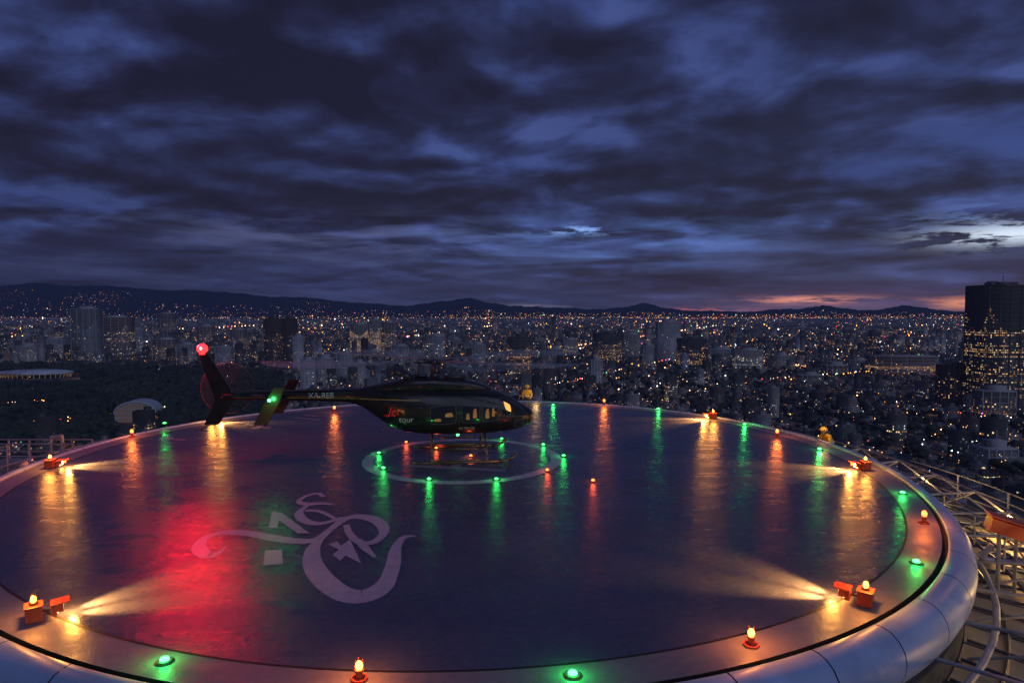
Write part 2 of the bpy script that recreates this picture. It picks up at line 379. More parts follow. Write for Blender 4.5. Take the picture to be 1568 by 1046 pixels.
flood_unit(52,950,1700,(1,16)); flood_unit(1325,926,2000,(-1,15.5)); flood_unit(1325,719,4200,(0,19)); flood_unit(77,716,3300,(-4,22)); flood_unit(1092,641,4200,(-3,25)); flood_unit(325,646,2600,(-4,25))
for u,v in ((550,1040),(1150,988)): bulb_unit('amber_perimeter_lamp',u,v,M_amb,(1,.26,.04),26)
for u,v in ((1415,801),(1190,669),(202,669),(925,620),(512,631)): bulb_unit('amber_perimeter_lamp',u,v,M_ambr,(1,.2,.03),24,.06,.14)
for u,v in ((252,1013),(877,1034),(1403,862),(1382,756),(1255,689),(1140,651),(1008,627),(847,621),(252,649)): green_unit(u,v)
for u,v in ((580,695),(587,718),(657,735),(760,735),(863,699),(832,682),(768,673)): green_unit(u,v,3.6,.055)
for u,v in ((622,679),(668,688),(721,700),(838,722),(908,738)): red_flush(u,v)
# red floodlight at right edge
em=empty('red_sector_floodlight',(10.75,14.0,-.10),math.radians(-20)); em.scale=(1.25,1.25,1.35)
bm=bmesh.new(); box(bm,(.1,0,.12),(.75,.34,.22),Matrix.Rotation(math.radians(14),4,'Y')); box(bm,(.12,-.0,.26),(.8,.40,.03),Matrix.Rotation(math.radians(14),4,'Y'))
for k in range(6): box(bm,(-.15+.1*k,.19,.16-.025*k),(.02,.05,.2))
bm_obj('housing',bm,M_red,em,bevel=.015)
bm=bmesh.new(); tube(bm,(-.1,0,.08),(-.1,0,-.9),.035); tube(bm,(.15,0,.02),(.15,0,-.9),.03); tube(bm,(-.3,.05,-.42),(.7,.05,-.42),.04); tube(bm,(-.2,0,-.15),(-.35,0,-.4),.05,8)
bm_obj('bracket',bm,M_steel,em)
plight('sector_glow',(9.9,12.6,1.1),(1,.35,.12),8,.1)
for a,e in ((-.45,170),(-.15,130),(.12,60),(-.75,130)):
    plight('gallery_lamp',P(17.0,a,-1.25),(1,.56,.16),e,.15)
for a in (2.6,2.9,3.2): plight('gallery_lamp',P(16.4,a,-1.0),(1,.25,.15),22,.15)
em=empty('access_stair_railing',(-17.6,23.6,-2.0))
bm=bmesh.new()
for k in range(5):
    x0=-1.6+k*.8; path(bm,[(x0,0,0),(x0,0,1.95 if k!=3 else 2.2)],.045)
    path(bm,[(x0,1.1,0),(x0,1.1,1.9)],.035)
for h_ in (1.0,1.5,1.95): path(bm,[(-2.2,0,h_),(1.6,0,h_)],.03); path(bm,[(-2.2,1.1,h_-.05),(1.6,1.1,h_-.05)],.03)
path(bm,[(.8,0,2.2),(1.2,0,2.25),(1.25,0,.2)],.07)
for k in range(7): box(bm,(-1.6+k*.3,.55,.2+k*.18),(.28,1.0,.04))
box(bm,(-1,.5,.9),(1.0,.7,.7))
bm_obj('rails',bm,M_steel,em)
# ---------------- HELICOPTER
heli=empty('helicopter',(-1.7,21.5,0),math.radians(8))
M_body=mat('black_paint',(.015,.016,.017),.30,noise=.25,coat=.35)
M_glass=mat('tinted_glass',(.03,.034,.045),.05,noise=.1)
M_gframe=mat('window_frame',(.08,.08,.08),.35)
M_hmet=mat('dark_metal',(.10,.10,.11),.38,.7)
M_gold=mat('gold_decal',(.36,.26,.08),.4)
M_txtw=mat('white_decal',(.75,.75,.78),.4)
M_txtr=mat('red_decal',(.65,.03,.03),.4,emis=(1,.05,.03),es=.12)
M_warm=mat('windscreen_glow',(.8,.4,.1),.4,emis=(1,.42,.08),es=1.3)  # glow laid on the windscreen glass, no lamp inside
M_warm2=mat('window_glow_dim',(.5,.3,.1),.4,emis=(1,.46,.12),es=.10)  # dimmer glow for the patches on the side windows
sec=np.array([(2.44,1.27,1.36,.05),(2.40,1.16,1.45,.17),(2.28,1.02,1.56,.33),(2.0,.90,1.74,.52),(1.6,.82,1.99,.67),(1.2,.78,2.17,.745),(.8,.76,2.24,.76),(.2,.75,2.28,.77),(-.5,.75,2.30,.77),(-1.2,.78,2.32,.75),(-1.8,.86,2.34,.69),(-2.3,1.06,2.35,.57),(-2.8,1.42,2.34,.42),(-3.2,1.72,2.32,.30),(-3.6,1.85,2.30,.235),(-5,1.93,2.26,.185),(-7.0,2.0,2.22,.13),(-7.5,2.04,2.19,.10)])[::-1]
def S(x_): return [float(np.interp(x_,sec[:,0],sec[:,k])) for k in (1,2,3)]
NEXP=2.5
def ysurf(x_,z_):
    zb,zt,hw=S(x_); zc=(zb+zt)/2; hh=(zt-zb)/2; tt=min(abs(z_-zc)/hh,.999); return hw*(1-tt**NEXP)**(1/NEXP)
def loft(name,xs,fn,m,parent,nexp=2.5,N=36):
    V=[];Fc=[]
    for x_ in xs:
        zb,zt,hw=fn(x_); zc=(zb+zt)/2;hh=(zt-zb)/2
        for k in range(N):
            a=2*math.pi*k/N; c_,s_=math.cos(a),math.sin(a)
            V.append((x_,hw*math.copysign(abs(c_)**(2/nexp),c_),zc+hh*math.copysign(abs(s_)**(2/nexp),s_)))
    m_=len(xs)
    for i in range(m_-1):
        for k in range(N):
            j=(k+1)%N; Fc.append((i*N+k,i*N+j,(i+1)*N+j,(i+1)*N+k))
    Fc.append(tuple(range(N))[::-1]); Fc.append(tuple((m_-1)*N+k for k in range(N)))
    return mesh_obj(name,V,Fc,m,parent,True)
xs=sorted(set(list(np.linspace(-7.5,2.2,90))+list(np.linspace(2.2,2.44,12))))
loft('fuselage',xs,S,M_body,heli)
cw=np.array([(1.0,2.1,2.24,.20),(.8,2.1,2.36,.30),(.45,2.1,2.48,.38),(0,2.1,2.58,.42),(-.9,2.1,2.66,.44),(-1.6,2.1,2.64,.42),(-2.2,2.1,2.52,.36),(-2.8,2.1,2.40,.26),(-3.3,2.1,2.30,.16)])[::-1]
loft('engine_cowling',np.linspace(-3.3,1.0,40),lambda x_:[float(np.interp(x_,cw[:,0],cw[:,k])) for k in (1,2,3)],M_body,heli,2.8)
def patch(name,cs,m,off,parent,side=-1,n=14):
    V=[];Fc=[]
    for i in range(n):
        for j in range(n):
            p=-1+2*i/(n-1); q=-1+2*j/(n-1); pp=p*math.sqrt(1-q*q*.16); qq=q*math.sqrt(1-p*p*.16)
            a=(pp+1)/2;b=(qq+1)/2
            x_=(1-a)*(1-b)*cs[0][0]+a*(1-b)*cs[1][0]+a*b*cs[2][0]+(1-a)*b*cs[3][0]
            z_=(1-a)*(1-b)*cs[0][1]+a*(1-b)*cs[1][1]+a*b*cs[2][1]+(1-a)*b*cs[3][1]
            V.append((x_,side*(ysurf(x_,z_)+off),z_))
    for i in range(n-1):
        for j in range(n-1):
            k=i*n+j; Fc.append((k,k+n,k+n+1,k+1))
    return mesh_obj(name,V,Fc,m,parent,True)
def grow(cs,g):
    cx=sum(c[0] for c in cs)/4; cz=sum(c[1] for c in cs)/4
    return [(c[0]+math.copysign(g,c[0]-cx),c[1]+math.copysign(g,c[1]-cz)) for c in cs]
wins=[('rear_window',[(-1.0,1.20),(-.2,1.20),(-.2,1.80),(-1.0,1.74)]),('door_window',[(0,1.22),(.55,1.22),(.55,1.86),(0,1.84)]),('front_window',[(.68,1.24),(1.18,1.30),(1.08,1.90),(.68,1.88)]),
      ('windscreen',[(1.28,1.42),(2.22,1.36),(1.85,1.72),(1.22,2.02)]),('chin_window',[(1.75,1.0),(2.15,1.08),(2.18,1.24),(1.72,1.22)])]
for s in (-1,1):
    for nm,cs in wins:
        patch(nm+'_frame',grow(cs,.035),M_gframe,.004,heli,s); patch(nm,cs,M_glass,.010,heli,s)
    for x_ in (-.1,.61,-1.1,1.22):
        patch('door_seam',[(x_,.95),(x_+.014,.95),(x_+.014,1.98),(x_,1.98)],M_gframe,.005,heli,s,8)
    patch('sill_stripe',[(-1.9,1.06),(1.6,1.0),(1.6,1.015),(-1.9,1.075)],M_hmet,.005,heli,s,24)
    patch('gold_stripe',[(-7.2,2.075),(-3.3,1.98),(-3.3,2.01),(-7.2,2.095)],M_gold,.006,heli,s,24)
    patch('gold_stripe_body',[(-3.3,1.98),(-1.3,1.93),(-1.3,1.975),(-3.3,2.01)],M_gold,.006,heli,s,24)
    patch('step_panel',[(-1.9,1.2),(-1.3,1.2),(-1.3,1.9),(-1.9,1.9)],M_gframe,.002,heli,s,12)
    patch('step_panel_skin',[(-1.89,1.21),(-1.31,1.21),(-1.31,1.89),(-1.89,1.89)],M_body,.004,heli,s,12)
patch('windscreen_glow_patch',[(1.42,1.60),(1.60,1.52),(1.56,1.76),(1.34,1.88)],M_warm,.014,heli,-1,8)  # orange glow painted on the windscreen as an emissive patch, no instrument behind
for a,b_,c_,d_ in ((.74,1.34,.14,.34),(.95,1.40,.10,.30),(.12,1.32,.12,.22),(.34,1.36,.14,.34),(-.90,1.28,.25,.10),(-.55,1.42,.28,.14)):
    patch('window_glow_patch',[(a,b_),(a+c_,b_),(a+c_*.8,b_+d_),(a+.02,b_+d_*.8)],M_warm2,.014,heli,-1,6)  # warm interior glow painted on the panes as flat emissive patches
def text(name,s_,x0,z0,size,m,off=.012,shear=0):
    cu=bpy.data.curves.new(name,'FONT'); cu.body=s_; cu.size=size; cu.shear=shear
    o=bpy.data.objects.new(name,cu); sc.collection.objects.link(o); bpy.context.view_layer.update()
    me=bpy.data.meshes.new_from_object(o.evaluated_get(bpy.context.evaluated_depsgraph_get())); bpy.data.objects.remove(o)
    for v in me.vertices:
        x_=x0+v.co.x; z_=z0+v.co.y; v.co=(x_,-(ysurf(x_,z_)+off),z_)
    me.materials.clear(); me.materials.append(m); link(bpy.data.objects.new(name,me),heli)
text('registration','XA-REB',-4.85,2.03,.24,M_txtw)
text('operator_script','Jet',-2.35,1.50,.34,M_txtr,shear=.3); text('operator_word','tour',-2.0,1.27,.26,M_txtw)
text('operator_stripe','~~',-2.5,1.38,.34,M_txtr,shear=.3)
text('sponsor_text','ST REGIS',-.1,.98,.13,M_txtw)
bm=bmesh.new()
for s in (-1,1):
    path(bm,[(-1.55,1.22*s,.08),(-1.0,1.22*s,.055),(1.15,1.22*s,.055),(1.42,1.22*s,.09),(1.62,1.22*s,.20),(1.70,1.22*s,.30)],.048,10)
    path(bm,[(-.9,1.22*s,.12),(.55,1.22*s,.12)],.03,8)
    for x_ in (-.95,.75): path(bm,[(x_,1.22*s,.06),(x_,1.16*s,.22),(x_,.85*s,.60),(x_,.45*s,.80),(x_,0,.84)],.036,8)
    path(bm,[(-.7,1.0*s,.42),(.5,1.0*s,.42)],.03,8)
    box(bm,(-.1,.98*s,.44),(1.1,.10,.02))
bm_obj('skid_gear',bm,M_hmet,heli,True)
def slab(name,pts,y0,th,m=M_body):
    bm=bmesh.new(); A=[bm.verts.new((a,y0-th/2,b)) for a,b in pts]; B=[bm.verts.new((a,y0+th/2,b)) for a,b in pts]
    bm.faces.new(A); bm.faces.new(B[::-1]); n_=len(pts)
    for i in range(n_): bm.faces.new([A[i],B[i],B[(i+1)%n_],A[(i+1)%n_]])
    return bm_obj(name,bm,m,heli,bevel=.012)
bm=bmesh.new(); box(bm,(-5.75,0,2.06),(.42,2.3,.06)); bm_obj('horizontal_stabiliser',bm,M_body,heli,bevel=.02)
for s in (-1,1): slab('finlet',[(-5.35,2.50),(-5.68,2.50),(-5.98,2.0),(-6.28,1.36),(-5.90,1.36),(-5.55,1.98)],1.17*s,.05)
slab('vertical_fin',[(-6.85,2.18),(-7.15,2.22),(-7.90,3.50),(-8.20,3.50),(-7.80,2.3),(-7.72,2.0),(-8.05,1.22),(-7.62,1.22),(-7.10,2.04)],.02,.09)
bm=bmesh.new(); tube(bm,(-7.45,0,2.15),(-7.45,.42,2.3),.07); path(bm,[(-7.9,0,1.22),(-8.1,0,1.08),(-8.35,0,1.05)],.02)
tube(bm,(-4.2,-.2,2.28),(-7.2,-.1,2.26),.03); box(bm,(-6.4,-.16,2.14),(.3,.04,.08)); bm_obj('tail_details',bm,M_hmet,heli)
MX=-.85
bm=bmesh.new(); tube(bm,(MX,0,2.6),(MX,0,3.22),.06,12); tube(bm,(MX,0,3.05),(MX,0,3.20),.20,14,.16); tube(bm,(MX,0,2.60),(MX,0,2.78),.20,14,.12)
for k in range(4):
    a=.5+k*math.pi/2; tube(bm,(MX,0,3.13),(MX+.75*math.cos(a),.75*math.sin(a),3.15),.06,8,.045)
    tube(bm,(MX+.18*math.cos(a+.3),.18*math.sin(a+.3),2.75),(MX+.22*math.cos(a+.3),.22*math.sin(a+.3),3.1),.015)
for s in (-1,1): path(bm,[(-1.6,.18*s,2.6),(-1.9,.24*s,2.78),(-2.2,.28*s,2.84)],.10,12)
box(bm,(-.2,0,2.62),(.7,.34,.10)); box(bm,(-1.3,0,2.70),(.4,.5,.06))
path(bm,[(2.25,-.2,1.1),(2.45,-.25,.85),(2.3,-.25,.75)],.012); path(bm,[(1.0,0,.76),(.95,0,.5)],.01); path(bm,[(.2,0,2.5),(.1,0,2.9)],.012)
path(bm,[(-2.2,-.45,1.25),(-2.55,-.42,1.0)],.015)
bm_obj('rotor_mast',bm,M_hmet,heli,True)
def sweep_mat(name,col,a0):
    m,t_,b=newmat(name); tc_=t_.n.new('ShaderNodeTexCoord'); xx,yy,_=t_.sep(tc_.outputs['Object'])
    an=t_.M('ARCTAN2',yy,xx); nz=t_.noise(t_.comb(an,0.0,0.0),1.4,2,.5).outputs[0]
    t_.l.new(t_.mr(nz,.35,.7,a0*.3,a0*1.8),b.inputs['Alpha']); b.inputs['Base Color'].default_value=(*col,1); b.inputs['Roughness'].default_value=.4
    return m
def sweep(name,R0,R1,loc,m,rot=(0,0,0),arcs=None):
    V=[];Fc=[]
    for (a0,a1) in arcs:
        nseg=max(4,int((a1-a0)/.06)); b=len(V)
        for i in range(nseg+1):
            a=a0+(a1-a0)*i/nseg
            for r in (R0,R1): V.append((r*math.cos(a),r*math.sin(a),.10*(r/5.3)**2 if R1>2 else 0))
        for i in range(nseg): k=b+2*i; Fc.append((k,k+1,k+3,k+2))
    o=mesh_obj(name,V,Fc,m,heli); o.location=loc; o.rotation_euler=rot; return o
arcs=[(k*math.pi/2+.15,k*math.pi/2+.15+.75) for k in range(4)]
sweep('main_rotor_blades',.6,5.33,(MX,0,3.17),sweep_mat('rotor_sweep',(.42,.50,.52),.38),(0,0,0),arcs)
sweep('tail_rotor_blades',.08,.82,(-7.45,.42,2.32),sweep_mat('tail_rotor_sweep',(.06,.04,.04),.13),(math.pi/2,0,0),[(0,2*math.pi-.001)])
ring_bm=bmesh.new(); 
for k in range(40):
    a=2*math.pi*k/40;b=2*math.pi*(k+1)/40
    tube(ring_bm,(-7.45+.82*math.cos(a),.42,2.32+.82*math.sin(a)),(-7.45+.82*math.cos(b),.42,2.32+.82*math.sin(b)),.010,5)
bm_obj('tail_rotor_tip_trace',ring_bm,mat('tip_trace',(.25,.18,.08),.4,alpha=.25),heli)
bm=bmesh.new()
for k in range(4):
    a=.3+.42+k*math.pi/2; R=Matrix.Rotation(a,4,'Z'); 
    rr=bmesh.ops.create_cube(bm,size=1); bmesh.ops.transform(bm,matrix=R@Matrix.Translation((2.95,0,.03))@Matrix.Diagonal((4.7,.16,.018,1)),verts=rr['verts'])
o=bm_obj('blade_core',bm,mat('blade_paint',(.22,.25,.26),.35,alpha=.6),heli); o.location=(MX,0,3.17)
bm=bmesh.new(); dome(bm,(-8.06,0,3.62),.16,.95,0,3); tube(bm,(-8.06,0,3.44),(-8.06,0,3.50),.09,12); dome(bm,(-8.06,-.135,3.63),.05,1,1); bm_obj('tail_beacon',bm,[M_redl,M_redc],heli,True)
plight('beacon_glow',(-8.40,.02,3.84),(1,.006,.016),640,.13,heli)
bm=bmesh.new(); dome(bm,(-5.80,-1.26,2.12),.05,1); bm_obj('starboard_nav_light',bm,mat('nav_green',(.1,.8,.2),.3,emis=(.05,1,.15),es=12),heli,True)
plight('nav_glow',(-5.72,-1.36,2.14),(.04,1,.15),12,.05,heli)
bm=bmesh.new(); dome(bm,(-.1,-.0,.70),.05,1); bm_obj('belly_light',bm,M_grn,heli,True)
# ---------------- PEOPLE
def skin_mesh(name,verts,edges,radii,m,parent,sub=2):
    me=bpy.data.meshes.new(name); me.from_pydata(verts,edges,[]); o=link(bpy.data.objects.new(name,me),parent)
    o.modifiers.new('skin','SKIN'); sk=me.skin_vertices[0].data
    for i,r in enumerate(radii): sk[i].radius=(r,r) if not isinstance(r,tuple) else r
    sk[0].use_root=True
    s=o.modifiers.new('sub','SUBSURF'); s.levels=sub; s.render_levels=sub; me.materials.append(m); return o
M_hiv=mat('hi_vis_yellow',(.75,.48,.04),.6); M_helm=mat('yellow_helmet',(.85,.55,.05),.3); M_skin=mat('skin',(.35,.2,.13),.5); M_trs=mat('dark_trousers',(.04,.045,.06),.8); M_refl=mat('reflective_tape',(.7,.72,.7),.3)
def person(loc,rz,bend=.2):
    e=empty('fire_crew_member',loc,rz); b=bend
    V=[(0,0,.95),(0,.02+b*.1,1.15),(0,.05+b*.3,1.38),(0,.06+b*.4,1.48),
       (-.19,.05+b*.35,1.42),(-.27,.10+b*.4,1.16),(-.20,.30+b*.4,1.02),
       (.19,.05+b*.35,1.42),(.27,.08+b*.4,1.16),(.18,.28+b*.4,1.05)]
    E=[(0,1),(1,2),(2,3),(2,4),(4,5),(5,6),(2,7),(7,8),(8,9)]
    skin_mesh('jacket',V,E,[(.17,.12),(.17,.12),(.19,.13),(.07,.07),.075,.06,.045,.075,.06,.045],M_hiv,e)
    V=[(0,0,.95),(-.10,0,.88),(-.11,.03,.50),(-.11,-.02,.09),(-.12,.12,.04),(.10,0,.88),(.12,.02,.50),(.12,-.02,.09),(.13,.12,.04)]
    skin_mesh('trousers',V,[(0,1),(1,2),(2,3),(3,4),(0,5),(5,6),(6,7),(7,8)],[(.15,.11),.095,.07,.055,.045,.095,.07,.055,.045],M_trs,e)
    for s,w in ((-1,(-.20,.30+b*.4,1.02)),(1,(.18,.28+b*.4,1.05))):
        V=[w,(w[0],w[1]+.08,w[2]-.01)]; E=[(0,1)]; R=[(.03,.02),(.038,.016)]
        for k,(dx,L) in enumerate(((-.027,.055),(-.009,.07),(.009,.065),(.026,.05))):
            i=len(V); V+=[(w[0]+dx,w[1]+.10,w[2]-.012),(w[0]+dx,w[1]+.10+L*.6,w[2]-.02),(w[0]+dx,w[1]+.10+L,w[2]-.045)]; E+=[(1,i),(i,i+1),(i+1,i+2)]; R+=[.010,.009,.008]
        i=len(V); V+=[(w[0]-.045*s,w[1]+.05,w[2]),(w[0]-.06*s,w[1]+.09,w[2]-.02)]; E+=[(0,i),(i,i+1)]; R+=[.012,.009]
        skin_mesh('hand',V,E,R,M_skin,e,1)
    hy=.08+b*.5; bm=bmesh.new(); dome(bm,(0,hy,1.62),.098,1.22,0,3); tube(bm,(0,hy-.02,1.46),(0,hy,1.58),.055,12)
    dome(bm,(0,hy+.105,1.61),.018,1.6); 
    for s in(-1,1): dome(bm,(.098*s,hy,1.62),.022,1.5); dome(bm,(.035*s,hy+.09,1.64),.014,.7,1)
    box(bm,(0,hy+.093,1.565),(.045,.012,.010),mi=1)
    bm_obj('head',bm,[M_skin,M_dark],e,True)
    bm=bmesh.new(); dome(bm,(0,hy-.01,1.68),.128,.85,0,3); tube(bm,(0,hy,1.655),(0,hy,1.672),.165,20); bm_obj('helmet',bm,M_helm,e,True)
    bm=bmesh.new(); tube(bm,(0,.03+b*.1,1.12),(0,.035+b*.12,1.16),.212,20,.212)
    for v_ in bm.verts: v_.co.y=(v_.co.y-.03)*.72+.03
    bm_obj('reflective_band',bm,M_refl,e,True)
person((12.55,25.5,-1.5),math.radians(110),.6)
person((.85,35.9,-1.02),math.radians(170),.1)
bm=bmesh.new(); box(bm,(.85,36.1,-1.29),(1.6,1.3,.5)); box(bm,(.85,35.3,-1.42),(1.6,.4,.25)); bm_obj('gallery_step',bm,M_steel,bevel=.02)
plight('crew_lamp',(1.3,35.2,.5),(1,.6,.2),10,.1); plight('crew_lamp',(12.0,24.9,.4),(1,.6,.2),8,.1)
# ---------------- CITY
ZG=-150.0
m,t,b=newmat('city_ground'); tc=t.n.new('ShaderNodeTexCoord'); Pp=tc.outputs['Object']
nz=t.noise(Pp,.004,6,.65).outputs[0]; t.l.new(t.ramp(nz,[(.35,(.015,.025,.014)),(.5,(.05,.05,.055)),(.7,(.09,.085,.085))]),b.inputs['Base Color']); b.inputs['Roughness'].default_value=.9
gn=t.noise(Pp,.012,4,.7).outputs[0]; b.inputs['Emission Color'].default_value=(1,.40,.12,1); t.l.new(t.mr(gn,.52,.72,0.0,.15),b.inputs['Emission Strength'])  # warm street-lamp glow put into the ground as patchy emission
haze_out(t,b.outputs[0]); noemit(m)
M_ground=m
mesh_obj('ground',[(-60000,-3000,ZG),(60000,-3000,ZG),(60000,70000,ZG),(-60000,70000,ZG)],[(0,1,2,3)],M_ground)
def facade(name,glassy=0):
    m,t,b=newmat(name); uv=t.n.new('ShaderNodeUVMap'); uv.uv_map='UVMap'; ux,vy,_=t.sep(uv.outputs[0])
    at=t.n.new('ShaderNodeVertexColor'); at.layer_name='bld'; sr,sg,sb=t.sep(at.outputs[0]); lit=at.outputs[1]
    cw_=t.M('MULTIPLY_ADD',sb,1.6,2.4); cu=t.M('DIVIDE',ux,cw_); cv=t.M('DIVIDE',vy,3.3)
    fu=t.M('FRACT',cu); fv=t.M('FRACT',cv)
    mu=t.M('MULTIPLY',t.M('GREATER_THAN',fu,.2),t.M('LESS_THAN',fu,.8)); mv=t.M('MULTIPLY',t.M('GREATER_THAN',fv,.32),t.M('LESS_THAN',fv,.78))
    g=t.n.new('ShaderNodeNewGeometry'); nzv=t.sep(g.outputs['Normal'])[2]; wall=t.M('LESS_THAN',nzv,.5)
    win=t.M('MULTIPLY',t.M('MULTIPLY',mu,mv),wall)
    wn=t.n.new('ShaderNodeTexWhiteNoise'); wn.noise_dimensions='3D'
    t.l.new(t.comb(t.M('FLOOR',cu),t.M('FLOOR',cv),t.M('MULTIPLY',sr,977.0)),wn.inputs['Vector'])
    wr=t.n.new('ShaderNodeTexWhiteNoise'); wr.noise_dimensions='2D'; t.l.new(t.comb(t.M('FLOOR',cv),t.M('MULTIPLY',sr,311.0),0.0),wr.inputs['Vector'])
    litf=t.M('MULTIPLY',lit,t.M('MULTIPLY_ADD',t.M('POWER',wr.outputs['Value'],3.0),3.0,.25))
    islit=t.M('MULTIPLY',t.M('LESS_THAN',wn.outputs['Value'],litf),win)
    wall_c=t.ramp(sb,[(0,(.50,.50,.52)),(.3,(.55,.48,.40)),(.5,(.42,.40,.42)),(.7,(.50,.30,.24)),(.85,(.38,.42,.48)),(1,(.6,.58,.55))])
    wall_c=t.mul(wall_c,t.comb(sg,sg,sg)); dirt=t.noise(g.outputs['Position'],.05,3,.6).outputs[0]; dd=t.mr(dirt,.3,.7,.7,1.15); wall_c=t.mul(wall_c,t.comb(dd,dd,dd))
    roof=t.mul(wall_c,(.55,.53,.52)); base=t.mix(wall,roof,wall_c); base=t.mix(win,base,(.03,.035,.05))
    t.l.new(base,b.inputs['Base Color']); t.l.new(t.mr(win,0,1,.85,.2),b.inputs['Roughness'])
    wc=t.sep(wn.outputs['Color'])
    lc=t.ramp(t.M('ADD',t.M('MULTIPLY',wc[1],.5),t.M('MULTIPLY',sr,.5)),[(0,(1,.36,.07)),(.32,(1,.52,.16)),(.55,(1,.72,.36)),(.75,(.85,.9,.9)),(.95,(.7,.85,1)),(1,(1,.35,.5))])
    t.l.new(lc,b.inputs['Emission Color']); t.l.new(t.M('MULTIPLY',islit,t.M('MULTIPLY_ADD',t.M('POWER',wc[2],3.0),1.6,.25)),b.inputs['Emission Strength'])
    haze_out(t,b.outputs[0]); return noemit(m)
M_fac=facade('city_facade')
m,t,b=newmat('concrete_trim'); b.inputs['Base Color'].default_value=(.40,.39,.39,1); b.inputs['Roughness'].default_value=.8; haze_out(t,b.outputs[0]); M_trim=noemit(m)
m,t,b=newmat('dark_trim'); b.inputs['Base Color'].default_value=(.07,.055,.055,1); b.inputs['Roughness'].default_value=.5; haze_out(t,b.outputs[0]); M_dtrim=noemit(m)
def boxes(name,A,mats,mi=None,parent=None):
    """A rows: cx,cy,z0,w,d,h,rot,seed,tone,hue,lit"""
    A=np.array(A,float); n=len(A); sx=np.array([-1,1,1,-1,-1,1,1,-1])*.5; sy=np.array([-1,-1,1,1,-1,-1,1,1])*.5; sz=np.array([0,0,0,0,1,1,1,1])
    lx=A[:,3:4]*sx; ly=A[:,4:5]*sy; c_=np.cos(A[:,6:7]); s_=np.sin(A[:,6:7])
    V=np.stack([A[:,0:1]+lx*c_-ly*s_,A[:,1:2]+lx*s_+ly*c_,A[:,2:3]+A[:,5:6]*sz],-1).reshape(-1,3)
    fb=np.array([[0,1,5,4],[1,2,6,5],[2,3,7,6],[3,0,4,7],[4,5,6,7]])
    Fc=(fb[None]+8*np.arange(n)[:,None,None]).reshape(-1)
    me=bpy.data.meshes.new(name); me.vertices.add(8*n); me.vertices.foreach_set('co',V.ravel()); nf=5*n
    me.loops.add(nf*4); me.loops.foreach_set('vertex_index',Fc.astype(np.int32)); me.polygons.add(nf)
    me.polygons.foreach_set('loop_start',np.arange(0,nf*4,4,dtype=np.int32))
    try: me.polygons.foreach_set('loop_total',np.full(nf,4,dtype=np.int32))
    except Exception: pass
    w_,d_,h_=A[:,3],A[:,4],A[:,5]; z0=np.zeros(n); UV=np.zeros((n,5,4,2))
    for f,L,o_ in ((0,w_,z0),(1,d_,w_+7),(2,w_,w_+d_+13),(3,d_,2*w_+d_+19)):
        UV[:,f,0,0]=o_;UV[:,f,3,0]=o_;UV[:,f,1,0]=o_+L;UV[:,f,2,0]=o_+L;UV[:,f,2,1]=h_;UV[:,f,3,1]=h_
    ul=me.uv_layers.new(name='UVMap'); ul.data.foreach_set('uv',UV.ravel())
    ca=me.color_attributes.new('bld','FLOAT_COLOR','CORNER'); ca.data.foreach_set('color',np.repeat(A[:,7:11],20,axis=0).ravel())
    for m_ in mats: me.materials.append(m_)
    if mi is not None: me.polygons.foreach_set('material_index',np.repeat(np.array(mi,dtype=np.int32),5))
    me.update(); me.validate(); return link(bpy.data.objects.new(name,me),parent)
def in_park(X,Y):
    u=784+1000*X/Y; v=476+155000/Y
    return ((u<430)&(v>562)&(v<690)&(v>560+(u-0)*.03))|((u<330)&(v>545)&(v<562)&(np.abs(u-240)<80))
def in_hall(X,Y):
    u=784+1000*X/Y; v=476+155000/Y
    return ((u>160)&(u<245)&(v>636)&(v<690))|((u<125)&(v>574)&(v<592))
RND=lambda n: rng.random(n)
rows=[]
yy=520.0
while yy<13000:
    s=max(21,yy*.0098); half=yy*.98+150; xs_=np.arange(-half,half,s*1.05); n=len(xs_)
    X=xs_+(RND(n)-.5)*s*.5; Y=yy+(RND(n)-.5)*s*.6; keep=(RND(n)<.80)&~in_park(X,Y); X=X[keep];Y=Y[keep];n=len(X)
    W=s*(.45+.45*RND(n)); D=s*(.45+.45*RND(n)); 
    u=784+1000*X/Y
    dn=(.5+.5*np.sin(X*.0021+1.3)*np.cos(Y*.0013+.5))*np.where(u>1000,.45,1.0)
    hh=4+9*RND(n)**1.8+ (RND(n)<.10*dn+.012)*(12+38*RND(n))+(RND(n)<.007)*(30+45*RND(n))
    hh=np.where((u>1150)&(Y<2200),hh*.6,hh); hh=np.where(Y>4500,np.minimum(hh,32),hh)
    tall=hh>28; W=np.where(tall,np.minimum(W,26),W); D=np.where(tall,np.minimum(D,26),D)
    rot=.35*np.sin(X*.0006)+.25*np.sin(Y*.0009)+(RND(n)<.15)*.5
    tone=.16+1.0*RND(n)**2.0; lit=np.where(tall,.03+.20*RND(n)**1.5,.012+.06*RND(n)**2); lit=np.where(RND(n)<.02,.6,lit)
    rows.append(np.stack([X,Y,np.full(n,ZG),W,D,hh,rot,RND(n),tone,RND(n),lit],1))
    yy+=s*1.0
C=np.concatenate(rows)
near=C[(C[:,1]<3000)]; nn=len(near)
rt=near.copy(); rt[:,2]=near[:,2]+near[:,5]-.01; rt[:,5]=1.5+3*RND(nn); rt[:,3]*=.2+.25*RND(nn); rt[:,4]*=.2+.3*RND(nn); rt[:,0]+=(RND(nn)-.5)*near[:,3]*.35; rt[:,1]+=(RND(nn)-.5)*near[:,4]*.35; rt[:,10]=0; rt[:,8]*=1.2
boxes('city_buildings',np.concatenate([C,rt]),[M_fac])
